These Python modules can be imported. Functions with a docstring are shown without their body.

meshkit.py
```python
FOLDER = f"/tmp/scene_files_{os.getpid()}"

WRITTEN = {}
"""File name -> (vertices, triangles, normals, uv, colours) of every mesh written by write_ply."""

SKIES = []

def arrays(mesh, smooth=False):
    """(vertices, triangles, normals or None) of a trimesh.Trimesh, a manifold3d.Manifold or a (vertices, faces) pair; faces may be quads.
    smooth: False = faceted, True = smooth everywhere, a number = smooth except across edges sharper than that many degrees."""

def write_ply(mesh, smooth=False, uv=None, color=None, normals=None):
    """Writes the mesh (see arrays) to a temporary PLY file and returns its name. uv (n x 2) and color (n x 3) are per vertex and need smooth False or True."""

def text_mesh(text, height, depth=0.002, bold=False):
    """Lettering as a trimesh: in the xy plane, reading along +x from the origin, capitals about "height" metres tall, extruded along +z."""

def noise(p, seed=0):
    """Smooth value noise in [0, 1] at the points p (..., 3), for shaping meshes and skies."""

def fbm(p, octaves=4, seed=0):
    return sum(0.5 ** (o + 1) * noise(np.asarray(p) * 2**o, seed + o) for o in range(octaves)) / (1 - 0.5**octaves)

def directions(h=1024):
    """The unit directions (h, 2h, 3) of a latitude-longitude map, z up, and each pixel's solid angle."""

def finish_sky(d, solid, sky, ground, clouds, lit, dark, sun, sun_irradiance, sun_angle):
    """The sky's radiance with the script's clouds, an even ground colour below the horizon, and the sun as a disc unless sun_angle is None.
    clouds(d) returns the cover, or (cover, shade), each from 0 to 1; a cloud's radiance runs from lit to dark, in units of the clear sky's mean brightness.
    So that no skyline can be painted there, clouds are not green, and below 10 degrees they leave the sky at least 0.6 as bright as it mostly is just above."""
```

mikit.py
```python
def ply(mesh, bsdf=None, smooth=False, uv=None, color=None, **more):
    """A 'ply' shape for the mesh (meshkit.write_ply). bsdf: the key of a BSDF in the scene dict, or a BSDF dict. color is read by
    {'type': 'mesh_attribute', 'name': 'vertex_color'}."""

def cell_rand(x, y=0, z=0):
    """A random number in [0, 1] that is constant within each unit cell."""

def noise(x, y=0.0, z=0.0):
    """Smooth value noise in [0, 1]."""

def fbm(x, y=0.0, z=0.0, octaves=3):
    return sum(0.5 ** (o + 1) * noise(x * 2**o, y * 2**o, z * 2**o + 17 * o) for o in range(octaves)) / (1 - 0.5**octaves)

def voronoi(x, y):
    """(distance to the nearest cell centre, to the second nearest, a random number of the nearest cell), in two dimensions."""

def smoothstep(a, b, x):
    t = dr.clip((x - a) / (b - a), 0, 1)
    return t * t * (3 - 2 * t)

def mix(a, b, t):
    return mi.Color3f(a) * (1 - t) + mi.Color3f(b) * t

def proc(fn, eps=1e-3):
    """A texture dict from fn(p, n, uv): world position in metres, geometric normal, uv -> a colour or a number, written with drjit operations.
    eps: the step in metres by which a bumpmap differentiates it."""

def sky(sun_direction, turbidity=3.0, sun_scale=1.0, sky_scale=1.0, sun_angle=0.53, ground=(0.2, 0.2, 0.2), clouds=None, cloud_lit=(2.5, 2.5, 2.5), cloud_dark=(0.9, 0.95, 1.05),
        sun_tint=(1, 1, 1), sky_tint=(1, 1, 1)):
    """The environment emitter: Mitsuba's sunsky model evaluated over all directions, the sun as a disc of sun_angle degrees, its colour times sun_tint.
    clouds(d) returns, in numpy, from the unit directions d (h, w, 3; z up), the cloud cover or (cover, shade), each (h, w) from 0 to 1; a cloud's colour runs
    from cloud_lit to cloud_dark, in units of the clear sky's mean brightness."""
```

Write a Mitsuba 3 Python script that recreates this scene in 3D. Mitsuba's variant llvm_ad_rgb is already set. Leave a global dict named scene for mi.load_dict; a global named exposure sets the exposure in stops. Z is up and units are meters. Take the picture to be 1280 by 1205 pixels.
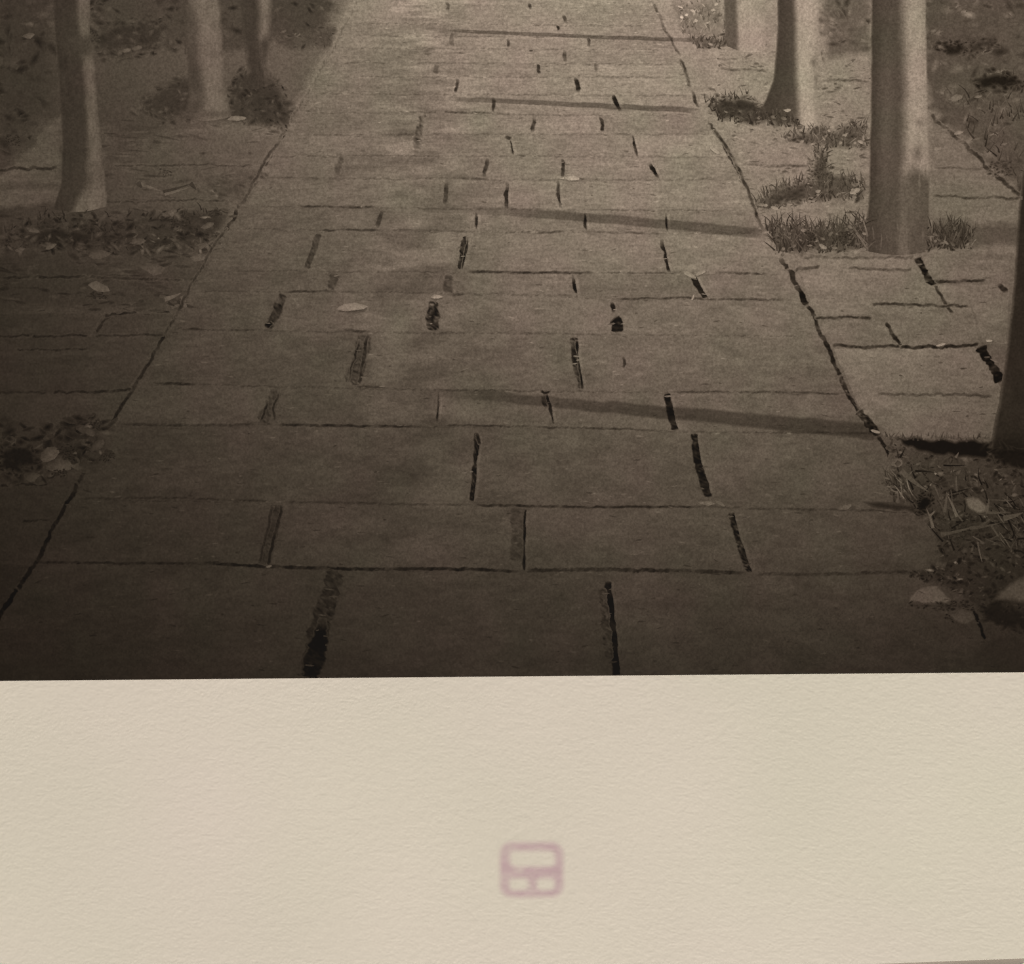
import math, numpy as np, trimesh, drjit as dr, mitsuba as mi, mikit
from shapely.geometry import Polygon, LineString, Point, box
from shapely.ops import unary_union
import shapely
from meshkit import fbm
from shapely import contains_xy
T = mi.ScalarTransform4f
PX = 1 / 6000.0                       # metres of paper per drawing unit; the print is drawn on its own grid
ZP = 0.0006                           # top face of the paper
rng = np.random.default_rng(7)

# ------------------------------------------------------------------ camera, light, exposure
FOV = 46.0
DIST = 640 * PX / math.tan(math.radians(FOV / 2))
scene = {'type': 'scene'}
scene['camera'] = {'type': 'thinlens', 'fov': FOV, 'fov_axis': 'x', 'aperture_radius': 0.0013, 'focus_distance': DIST * 0.93,
                   'near_clip': 0.01, 'far_clip': 20.0,
                   'to_world': T().look_at(origin=[0, 0, ZP + DIST], target=[0, 0, 0], up=[0, 1, 0])}
exposure = 0.0


def lamp(size, origin, target, rgb):
    return {'type': 'rectangle', 'to_world': T().look_at(origin=origin, target=target, up=[0, 0, 1]) @ T().scale([size[0] / 2, size[1] / 2, 1]),
            'bsdf': {'type': 'diffuse', 'reflectance': {'type': 'rgb', 'value': 0.5}},
            'emitter': {'type': 'area', 'radiance': {'type': 'rgb', 'value': [float(v) for v in rgb]}}}


KEY = np.array([1.0, 0.955, 0.885])
scene['window_lamp'] = lamp((0.5, 0.4), [0.55, -1.75, 1.15], [0, 0, 0], KEY * 60)
scene['ceiling_lamp'] = lamp((0.9, 0.9), [-0.35, 0.7, 2.1], [0, 0, 0], KEY * 7.6)

labels = {}
labels['window_lamp'] = {'label': 'warm rectangular room lamp beyond the near edge of the table', 'category': 'lamp'}
labels['ceiling_lamp'] = {'label': 'square ceiling lamp panel above the table', 'category': 'lamp'}

# ------------------------------------------------------------------ materials
GC = [4.5617, 0.3507, -0.5291, -0.3996, -0.0325, -0.1807, -0.064, 0.0584, -0.0862, -0.1962]


def ground_np(u, v):
    x, y = (np.asarray(u, float) - 640) / 640, (np.asarray(v, float) - 425) / 425
    return np.exp(GC[0] + GC[1] * x + GC[2] * y + GC[3] * x * x + GC[4] * x * y + GC[5] * y * y + GC[6] * y ** 3 + GC[7] * x * x * y + GC[8] * x ** 3 + GC[9] * x * y * y)


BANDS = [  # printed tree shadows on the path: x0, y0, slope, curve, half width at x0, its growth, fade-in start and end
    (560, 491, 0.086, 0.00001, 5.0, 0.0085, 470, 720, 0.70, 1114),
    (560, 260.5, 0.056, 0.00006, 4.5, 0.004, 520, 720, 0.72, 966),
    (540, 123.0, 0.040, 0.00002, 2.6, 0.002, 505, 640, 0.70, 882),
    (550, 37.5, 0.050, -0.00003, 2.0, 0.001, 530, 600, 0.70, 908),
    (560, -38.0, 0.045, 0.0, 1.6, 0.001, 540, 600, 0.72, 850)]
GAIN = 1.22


def ink_fn(p, n, uv):
    """Sepia ink: uv.x is how light the printed piece is beside the paving round it, uv.y how much of the paving's own mottling it carries."""
    u, v = p.x / PX + 640.0, 602.5 - p.y / PX
    x, y = (u - 640) / 640, (v - 425) / 425
    t = dr.exp(GC[0] + GC[1] * x + GC[2] * y + GC[3] * x * x + GC[4] * x * y + GC[5] * y * y + GC[6] * y * y * y + GC[7] * x * x * y + GC[8] * x * x * x + GC[9] * x * y * y)
    w = 1.0 / (v + 345.0)
    gx, gd = (u - 640) * w, w * 1e5
    # mottled stone, drawn out along the courses
    m = mikit.fbm(gx * 26, gd * 0.55, 3.0, octaves=3) - 0.5
    st = mikit.fbm(gx * 15 + 4.0, gd * 0.30, 9.0, octaves=2)
    lane = dr.exp(-dr.square((u - 530) / (55 + 0.07 * v)))
    dap = mikit.smoothstep(0.52, 0.75, st) * 0.12 - mikit.smoothstep(0.50, 0.28, st) * 0.11
    fine = mikit.noise(gx * 90, gd * 2.6, 5.0) - 0.5
    feat = 1.0 + 0.16 * m + lane * dap * mikit.smoothstep(880, 560, v) + 0.10 * fine + 0.07 * (mikit.noise(gx * 45, gd * 1.3, 8.0) - 0.5)
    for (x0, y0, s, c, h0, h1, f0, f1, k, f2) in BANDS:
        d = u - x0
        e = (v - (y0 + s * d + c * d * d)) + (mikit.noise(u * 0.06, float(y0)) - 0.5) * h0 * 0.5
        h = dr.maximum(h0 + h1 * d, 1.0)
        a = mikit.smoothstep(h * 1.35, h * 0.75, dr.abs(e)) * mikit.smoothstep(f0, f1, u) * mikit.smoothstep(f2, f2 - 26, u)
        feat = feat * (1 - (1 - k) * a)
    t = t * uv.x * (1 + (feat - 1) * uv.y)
    # film grain
    g = (mikit.noise(u * 0.42, v * 0.42, 1.0) - 0.5) * 0.15 + (mikit.noise(u * 0.85, v * 0.85, 2.0) - 0.5) * 0.17
    t = dr.clip(t * (1 + g), 8, 235)
    tint = (mikit.fbm(u * 0.02, v * 0.02, 6.0, octaves=2) - 0.5) * 0.05
    c = mi.Color3f((1.065 * t + 4.0) * (1 + tint), t, (0.93 * t - 4.0) * (1 + tint * 0.8)) / 255.0
    c = dr.maximum(c, 0.02)
    return GAIN * mi.Color3f(dr.power(c.x, 2.2), dr.power(c.y, 2.2), dr.power(c.z, 2.2))


PAPER = (0.785, 0.722, 0.618)
SEAL = (0.57, 0.385, 0.435)


def paper_tone(u, v):
    k = 1 + (mikit.fbm(u * 0.006, v * 0.006, 2.0, octaves=2) - 0.5) * 0.05
    h = (mikit.fbm(u * 0.004, v * 0.005, 8.0, octaves=2) - 0.5) * 0.05
    f = 1 + (mikit.noise(u * 0.5, v * 0.5, 4.0) - 0.5) * 0.03
    return mi.Color3f(PAPER[0] * (1 + h), PAPER[1], PAPER[2] * (1 + h * 1.2)) * k * f


def paper_fn(p, n, uv):
    return paper_tone(p.x / PX + 640.0, 602.5 - p.y / PX)


def seal_fn(p, n, uv):
    u, v = p.x / PX + 640.0, 602.5 - p.y / PX
    a = dr.clip(uv.x * (0.50 + 0.55 * mikit.fbm(u * 0.08, v * 0.08, 2.0, octaves=3)), 0, 1)
    return mikit.mix(paper_tone(u, v), mi.Color3f(*SEAL), a)


def tooth_fn(p, n, uv):
    """Height of the paper's felt-marked tooth."""
    u, v = p.x / PX, p.y / PX
    wx = u + 6 * mikit.noise(u * 0.05, v * 0.06, 1.0)
    wy = v + 5 * mikit.noise(u * 0.05, v * 0.06, 2.0)
    a = mikit.noise(wx * 0.09, wy * 0.15, 3.0)
    b = mikit.noise(wx * 0.24 + wy * 0.08, wy * 0.40, 4.0)
    c = mikit.noise(wx * 0.45, wy * 0.62, 5.0)
    return a * 0.26 + b * 0.40 + c * 0.26


def table_fn(p, n, uv):
    f = mikit.fbm(p.x * 60, p.y * 400, 1.0, octaves=3)
    return mi.Color3f(0.36, 0.31, 0.26) * (0.85 + 0.3 * f)


scene['ink'] = {'type': 'principled', 'base_color': mikit.proc(ink_fn), 'roughness': 0.6, 'specular': 0.12}
scene['paper'] = {'type': 'bumpmap', 'scale': 1.2e-4, 'arbitrary': mikit.proc(tooth_fn, eps=1.2e-4),
                  'bsdf': {'type': 'principled', 'base_color': mikit.proc(paper_fn), 'roughness': 0.75, 'specular': 0.2}}
scene['seal_ink'] = {'type': 'bumpmap', 'scale': 1.0e-4, 'arbitrary': scene['paper']['arbitrary'],
                     'bsdf': {'type': 'principled', 'base_color': mikit.proc(seal_fn), 'roughness': 0.75, 'specular': 0.15}}
scene['table_paint'] = {'type': 'principled', 'base_color': mikit.proc(table_fn), 'roughness': 0.45, 'specular': 0.3}

# ------------------------------------------------------------------ helpers


def key_for(base):
    if base not in scene:
        return base
    k = 1
    while f'{base}_{k:03d}' in scene:
        k += 1
    return f'{base}_{k:03d}'


STEP = 3e-7                           # each stroke of ink lies this much above the strokes it crosses
ZI = ZP + 2e-5
COATS = np.zeros((500, 900), int)     # coats of ink so far, per 4 x 4 units of the print


def coat(pts):
    """Height at which a stroke over these points is printed."""
    x0, y0 = np.floor((pts.min(0) + 800 - 1) / 4).astype(int)
    x1, y1 = np.floor((pts.max(0) + 800 + 1) / 4).astype(int)
    w = COATS[max(y0, 0):y1 + 1, max(x0, 0):x1 + 1]
    w[:] = w.max() + 1
    return ZI + STEP * w.max()
PIC = 'photo_print__picture'


LAID = []                             # the soft-edged regions printed so far: outline, tone, whether absolute, width of the soft edge


def around(pts, regions):
    """The tone already printed at the points, relative to the paving."""
    b = np.ones(len(pts))
    q = shapely.points(pts[:, 0], pts[:, 1])
    for g, tone, absolute, soft in regions:
        x0, y0, x1, y1 = g.bounds
        near = (pts[:, 0] > x0) & (pts[:, 0] < x1) & (pts[:, 1] > y0) & (pts[:, 1] < y1)
        if not near.any():
            continue
        i = np.nonzero(near)[0]
        i = i[contains_xy(g, pts[i, 0], pts[i, 1])]
        if len(i):
            a = np.clip(shapely.distance(g.boundary, q[i]) / soft, 0, 1)
            t = tone / ground_np(pts[i, 0], pts[i, 1]) if absolute else tone
            b[i] += (t - b[i]) * a
    return b


class Ink:
    """Collects flat printed shapes that belong to ONE piece of the picture. Tones are either relative to the paving (rel) or absolute (0-255)."""
    def __init__(self):
        self.v, self.f, self.t, self.n = [], [], [], 0

    def tris(self, pts, faces, tone, absolute=False, feat=0.0):
        pts = np.array(pts, float)
        pts[:, 1] = np.minimum(pts[:, 1], bottom(pts[:, 0]))
        tone = np.broadcast_to(np.asarray(tone, float), (len(pts),))
        if absolute:
            tone = tone / ground_np(pts[:, 0], pts[:, 1])
        feat = np.broadcast_to(np.asarray(feat, float), (len(pts),))
        f = np.asarray(faces, int)
        a, b, c = (pts[f[:, k]] for k in range(3))
        flip = ((b[:, 0] - a[:, 0]) * (c[:, 1] - a[:, 1]) - (b[:, 1] - a[:, 1]) * (c[:, 0] - a[:, 0])) > 0
        f = np.where(flip[:, None], f[:, ::-1], f)
        self.v.append(np.c_[(pts[:, 0] - 640) * PX, (602.5 - pts[:, 1]) * PX, np.full(len(pts), coat(pts))])
        self.f.append(f + self.n)
        self.t.append(np.c_[tone, feat])
        self.n += len(pts)
        return self

    def poly(self, g, tone, absolute=False, feat=0.0):
        for q in getattr(g, 'geoms', [g]):
            if q.geom_type != 'Polygon' or q.area < 0.3:
                continue
            vv, ff = trimesh.creation.triangulate_polygon(q, engine='earcut')
            if len(ff):
                self.tris(vv, ff, tone, absolute, feat)
        return self

    def soft(self, g, tone, soft=4.0, n=5, absolute=False, feat0=1.0, feat1=0.3, bg=1.0):
        """A shape whose tone runs from its surroundings at the outline to `tone` at the depth `soft`."""
        g = g.intersection(FRAME)
        under = list(LAID)
        for k in range(n):
            q = g.buffer(-soft * k / (n - 1))
            if q.is_empty:
                break
            a = (k + 0.35) / (n - 0.65)
            for r in getattr(q, 'geoms', [q]):
                if r.geom_type != 'Polygon' or r.area < 0.5:
                    continue
                vv, ff = trimesh.creation.triangulate_polygon(r, engine='earcut')
                if not len(ff):
                    continue
                b = around(vv, under)
                t = tone / ground_np(vv[:, 0], vv[:, 1]) if absolute else tone
                self.tris(vv, ff, b + (t - b) * a, False, feat0 + (feat1 - feat0) * a)
        if g.area > 250:
            LAID.append((g, tone, absolute, soft))
        return self

    def build(self, name, label=None, **more):
        if not self.v:
            return None
        key = key_for(PIC + '__' + name)
        m = trimesh.Trimesh(np.vstack(self.v), np.vstack(self.f), process=False)
        scene[key] = mikit.ply(m, 'ink', uv=np.vstack(self.t))
        if label or more:
            labels[key] = dict(more)
            if label:
                labels[key]['label'] = label
        return key


def wob(n, step, amp):
    """Smooth random wandering of n samples."""
    k = max(2, int(n / max(step, 1)) + 2)
    return np.interp(np.linspace(0, k - 1, n), np.arange(k), rng.normal(0, amp, k))


def resample(pts, d=2.5):
    pts = np.asarray(pts, float)
    s = np.r_[0, np.cumsum(np.hypot(*np.diff(pts, axis=0).T))]
    n = max(4, int(s[-1] / d) + 1)
    q = np.linspace(0, s[-1], n)
    return np.c_[np.interp(q, s, pts[:, 0]), np.interp(q, s, pts[:, 1])], q / s[-1]


def rough(g, amp, d=4.0, seed=0):
    """The polygon with an uneven outline."""
    out = []
    for q in getattr(g, 'geoms', [g]):
        c = np.array(q.exterior.coords)
        p, _ = resample(c, d)
        p = p[:-1] + np.c_[wob(len(p) - 1, 2, amp), wob(len(p) - 1, 2, amp)]
        out.append(Polygon(p).buffer(0))
    return unary_union(out)


def joint(ink, pts, w, tone, soft=1.6, amp=0.5, broken=0.25, w1=None, fade=(3, 3), inner=2, mott=0.08, feat=1.0, rag=0.13):
    """A gap between two stones: a ragged dark strip, softening into the stone at both sides and at its ends."""
    p, s = resample(pts)
    n = len(p)
    d = np.gradient(p, axis=0)
    nr = np.c_[-d[:, 1], d[:, 0]] / np.maximum(np.hypot(d[:, 0], d[:, 1]), 1e-6)[:, None]
    L = s * np.hypot(*np.diff(p, axis=0).T).sum()
    ww = np.linspace(w, w if w1 is None else w1, n) * np.clip(1 + wob(n, 5, 0.12) + wob(n, 1, rag), 0.4, 1.6)
    p = p + nr * (wob(n, 4, amp) + wob(n, 1, amp * 0.5))[:, None]
    end = np.clip(np.minimum(L / fade[0], (L[-1] - L) / fade[1] if fade[1] else 1e9), 0, 1)
    tt = tone + np.clip(wob(n, 3, broken), -0.25, 0.6) * (1 - tone)
    ww = np.maximum(ww * (0.35 + 0.65 * end), 0.8)
    cross = np.r_[-0.5, np.linspace(-0.5, 0.5, inner), 0.5]
    rows, tones = [], []
    for k, c in enumerate(cross):
        o = c * ww + (-soft if k == 0 else soft if k == len(cross) - 1 else 0)
        rows.append(p + nr * o[:, None])
        if k in (0, len(cross) - 1):
            tones.append(np.ones(n))
        else:
            tones.append(1 - (1 - np.clip(tt + rng.normal(0, mott, n), 0.12, 1.1)) * end)
    m = len(cross)
    pts = np.stack(rows, 1).reshape(-1, 2)
    i = np.arange(n - 1)[:, None] * m + np.arange(m - 1)[None, :]
    i = i.ravel()
    ink.tris(pts, np.vstack([np.c_[i, i + 1, i + m], np.c_[i + 1, i + m + 1, i + m]]), np.stack(tones, 1).ravel(), feat=feat)
    return ink


def inside(g, n, lim=40):
    x0, y0, x1, y1 = g.bounds
    out = np.zeros((0, 2))
    while len(out) < n and lim:
        q = np.c_[rng.uniform(x0, x1, n), rng.uniform(y0, y1, n)]
        out = np.vstack([out, q[contains_xy(g, q[:, 0], q[:, 1])]])
        lim -= 1
    return out[:n]


def blade(ink, x, y, ln, ang, wd, tone, bend=0.4, shade=0.8):
    """One grass blade or straw: root at (x, y), tapering to a point."""
    k = np.linspace(0, 1, 5)
    a = ang + bend * k
    dx, dy = np.cos(a), -np.sin(a)
    cx, cy = x + np.r_[0, np.cumsum(dx[:-1])] * ln / 4, y + np.r_[0, np.cumsum(dy[:-1])] * ln / 4
    h = wd / 2 * (1 - k) ** 0.7 + 0.15
    P = np.vstack([np.c_[cx - dy * h, cy + dx * h], np.c_[cx + dy * h, cy - dx * h]])
    i = np.arange(4)
    t = tone * (shade + (1 - shade) * k)
    ink.tris(P, np.vstack([np.c_[i, i + 1, i + 5], np.c_[i + 1, i + 6, i + 5]]), np.r_[t, t], True)


def leaf(ink, x, y, rx, ry, ang, tone, k=9, edge=0.85, melt=0.0, feat=0.0):
    """One fallen leaf: an uneven pointed oval, lighter along the rib."""
    a = np.linspace(0, 2 * np.pi, k, endpoint=False)
    r = 1 + rng.normal(0, 0.12, k)
    ex, ey = np.cos(a) * rx * r, np.sin(a) * ry * r * (1 - 0.35 * np.abs(np.cos(a)) ** 3)
    c, s = math.cos(ang), math.sin(ang)
    P = np.vstack([[x, y], np.c_[x + ex * c + ey * s, y - ex * s + ey * c]])
    i = np.arange(k)
    e = tone * (edge + (1 - edge) * 0.5 * (1 + np.sin(a + 0.6))) + rng.normal(0, 2, k)
    if melt:
        e = e + (around(P[1:], LAID) * ground_np(P[1:, 0], P[1:, 1]) - e) * melt
    t = np.r_[tone, e]
    ink.tris(P, np.c_[np.zeros(k, int), i + 1, (i + 1) % k + 1], np.clip(t, 8, 220), True, feat)


def litter(ink, g, n, size, tone, spread, flat=0.55, dark=0.3, darktone=None, melt=0.8):
    """Small leaves, crumbs and hollows scattered over a patch, smaller ones where the picture recedes."""
    c = g.representative_point()
    g0 = float(ground_np(c.x, c.y))
    for x, y in inside(g, n):
        t = tone * math.exp(rng.normal(0, spread)) * np.clip(float(ground_np(x, y)) / g0, .6, 1.5)
        s = size * rng.uniform(0.45, 1.3)
        if rng.random() < dark:
            t *= (darktone or tone * 0.45) / tone * rng.uniform(0.8, 1.2)
        leaf(ink, x, y, s * 1.25, s * 1.25 * flat * rng.uniform(0.5, 1.1), rng.normal(0, 0.7), t, k=8, melt=melt)


def tuft(ink, g, n, ln, tone, spread, wd=1.8, up=1.57, lean=0.5):
    for x, y in sorted(inside(g, n).tolist(), key=lambda q: q[1]):
        blade(ink, x, y, ln * rng.uniform(0.5, 1.25), up + rng.normal(0, lean), wd * rng.uniform(0.6, 1.3), np.clip(tone * math.exp(rng.normal(0, spread)), 10, 190), rng.normal(0, 0.6))


# ------------------------------------------------------------------ the setting: a table top
tt = trimesh.creation.box([1.1, 1.0, 0.03])
tt.apply_translation([0.0, 0.05, -0.015])
scene['tabletop'] = mikit.ply(tt, 'table_paint')
labels['tabletop'] = {'label': 'grey table top showing at the lower right corner below the paper', 'category': 'table', 'kind': 'structure'}

# ------------------------------------------------------------------ the paper
X0, X1, Y0 = -150, 1478, -140          # the picture reaches past the frame on three sides


def bottom(u):
    return 851.2 - 0.0088 * np.asarray(u, float) + 1.6e-6 * (np.asarray(u, float) - 300) ** 2 * 0.3


ub = np.linspace(X0, X1, 60)
FRAME = Polygon([(X0, Y0 + 6), (X1, Y0 - 8)] + list(zip(ub[::-1], bottom(ub[::-1]))))
sheet_x = np.linspace(-420, 1750, 80)
sheet_y = 1211.6 + 0.4 * np.sin(sheet_x / 260) - np.where(sheet_x > 930, (np.maximum(sheet_x - 930, 0) / 350) * 13.2, 0)
sheet = Polygon([(-420, -420), (1750, -430)] + list(zip(sheet_x[::-1], sheet_y[::-1])))
g = Polygon([((x - 640) * PX, (602.5 - y) * PX) for x, y in sheet.exterior.coords])
pm = trimesh.creation.extrude_polygon(g, ZP - 0.00005, engine='earcut')
pm.apply_translation([0, 0, 0.00005])
scene['photo_print'] = mikit.ply(pm, 'paper')
labels['photo_print'] = {'label': 'sepia photograph of a tree lined paved path printed on rough cream paper', 'category': 'print'}

base = Ink()
base.poly(FRAME.segmentize(60), 1.0, feat=0.75)
m = trimesh.Trimesh(np.vstack(base.v), np.vstack(base.f), process=False)
scene[PIC] = mikit.ply(m, 'ink', uv=np.vstack(base.t))
labels[PIC] = {'label': 'printed sepia picture of paving stones between rows of tree trunks'}

# ------------------------------------------------------------------ printed paving of the path
LE = np.array([(-195, 1000), (-60, 860), (0, 770), (45, 703), (95, 605), (140, 530), (205, 420), (240, 355), (290, 275), (330, 205), (360, 160), (400, 90), (450, 0), (520, -140)], float)
RE = np.array([(1310, 1000), (1262, 862), (1228, 785), (1178, 700), (1145, 639), (1115, 577), (1096, 543), (1062, 496), (1017, 400), (985, 335), (955, 290), (930, 225), (903, 175), (873, 135), (850, 70), (815, 0), (752, -140)], float)
xl = lambda y: float(np.interp(y, LE[::-1, 1], LE[::-1, 0]))
xr = lambda y: float(np.interp(y, RE[::-1, 1], RE[::-1, 0]))
ROWS = [[(450, y), (815, y + 2)] for y in (-140, -104, -74, -47, -21, 4)] + [
    [(400, 29), (820, 31)], [(400, 44), (850, 46)], [(400, 60), (850, 62)], [(400, 78), (860, 80)], [(390, 96), (560, 96), (860, 96)],
    [(380, 117), (880, 119)], [(360, 142), (545, 140), (620, 143), (900, 144)], [(350, 168), (920, 167)], [(340, 195), (640, 195), (930, 197)],
    [(320, 222), (560, 222), (615, 225), (930, 224)], [(300, 258), (475, 260), (700, 262), (950, 263)],
    [(280, 286), (395, 287), (600, 290), (720, 289), (835, 292), (960, 292)], [(250, 338), (555, 340), (745, 341), (865, 342), (985, 344)],
    [(230, 364), (425, 364), (590, 367), (720, 370), (763, 375), (860, 373), (1000, 375)], [(200, 412), (330, 413), (465, 415), (705, 417), (770, 418), (1030, 420)],
    [(160, 481), (240, 480), (480, 486), (690, 489), (835, 490), (1065, 492)], [(120, 530), (330, 531), (535, 533), (690, 534), (765, 536), (840, 540), (1110, 542)],
    [(90, 624), (345, 628), (590, 631), (740, 634), (885, 633), (1060, 637), (1150, 640)], [(40, 703), (250, 704), (420, 711), (650, 714), (740, 713), (935, 717), (1180, 716)],
    [(-200, 870), (1400, 870)]]
VERT = [[(585, 583), (655, 655)], [(560, 558), (690, 692)], [(620, 620), (705, 709)], [(575, 572), (665, 665)], [(610, 610), (700, 702)],
        [(560, 560), (662, 663), (706, 707)], [(565, 564), (636, 636), (697, 698)], [(560, 557), (635, 635), (736, 738)], [(548, 545), (675, 674), (706, 706)],
        [(540, 537), (673, 673), (713, 715)], [(572, 569), (720, 724)], [(480, 475), (618, 618), (769, 775)], [(528, 524), (668, 666), (752, 754)],
        [(524, 520), (638, 641), (791, 797)], [(428, 419), (610, 605), (703, 704), (813, 824)], [(559, 556), (635, 633), (698, 702)],
        [(476, 473), (597, 595), (731, 733), (833, 834)], [(397, 383), (583, 576), (828, 838)], [(418, 413), (562, 559), (716, 721), (867, 884)],
        [(353, 335), (542, 541), (766, 772)], [(460, 440), (716, 729)], [(342, 325), (548, 547), (684, 693), (835, 846)], [(597, 590), (868, 889)],
        [(347, 329), (656, 655), (916, 938)], [(418, 384), (761, 778)]]
yrow = lambda k, x: np.interp(x, [q[0] for q in ROWS[k]], [q[1] for q in ROWS[k]])
stones = []
for k, vs in enumerate(VERT):
    ya, yb = yrow(k, 640), yrow(k + 1, 640)
    ed = [(xl(ya), xl(min(yb, 999)))] + vs + [(xr(ya), xr(min(yb, 999)))]
    for (ta, ba), (tb, bb) in zip(ed[:-1], ed[1:]):
        xt, xb = np.linspace(ta, tb, 14), np.linspace(ba, bb, 14)
        stones.append((k, Polygon(list(zip(xt, yrow(k, xt))) + list(zip(xb[::-1], yrow(k + 1, xb[::-1]))))))
# one slab on the right takes the height of two courses
big = [i for i, (k, q) in enumerate(stones) if q.contains(Point(900, 395)) or q.contains(Point(900, 450))]
joined = unary_union([stones[i][1].buffer(0.6) for i in big]).buffer(-0.3)
stones = [s for i, s in enumerate(stones) if i not in big] + [(20, joined)]
for k, q in sorted(stones, key=lambda s: s[0]):
    q = q.buffer(-0.3).intersection(FRAME)
    if q.is_empty or q.area < 20:
        continue
    i = Ink()
    i.poly(q, 1 + rng.normal(0, 0.03), feat=1.0)
    i.build('flagstone')

# stones either side of the path
SIDE = [[(995, 322), (1143, 320), (1182, 382), (1018, 397)], [(1020, 399), (1106, 402), (1127, 433), (1041, 433)], [(1090, 383), (1214, 384), (1224, 431), (1129, 433), (1108, 401)],
        [(1042, 436), (1222, 434), (1252, 486), (1243, 546), (1106, 547), (1080, 520)], [(1150, 322), (1262, 326), (1262, 350), (1168, 353)], [(1170, 356), (1262, 355), (1258, 430), (1229, 430), (1216, 382), (1187, 384)]]
for q in SIDE:
    i = Ink()
    i.poly(rough(Polygon(q), 0.7), 1.06 + rng.normal(0, 0.02) if q[0][0] != 1042 else 1.17, feat=0.9)
    i.build('side_slab')
for q in [[(-150, 392), (128, 392), (112, 418), (-150, 422)], [(131, 392), (224, 391), (205, 418), (115, 420)], [(-150, 425), (201, 421), (158, 489), (-150, 492)],
          [(-150, 609), (90, 606), (42, 700), (-150, 704)], [(-150, 708), (38, 706), (-8, 772), (-150, 860)]]:
    i = Ink()
    i.poly(rough(Polygon(q), 0.7).intersection(FRAME), 0.92 + rng.normal(0, 0.03), feat=0.9)
    i.build('side_slab')

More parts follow.
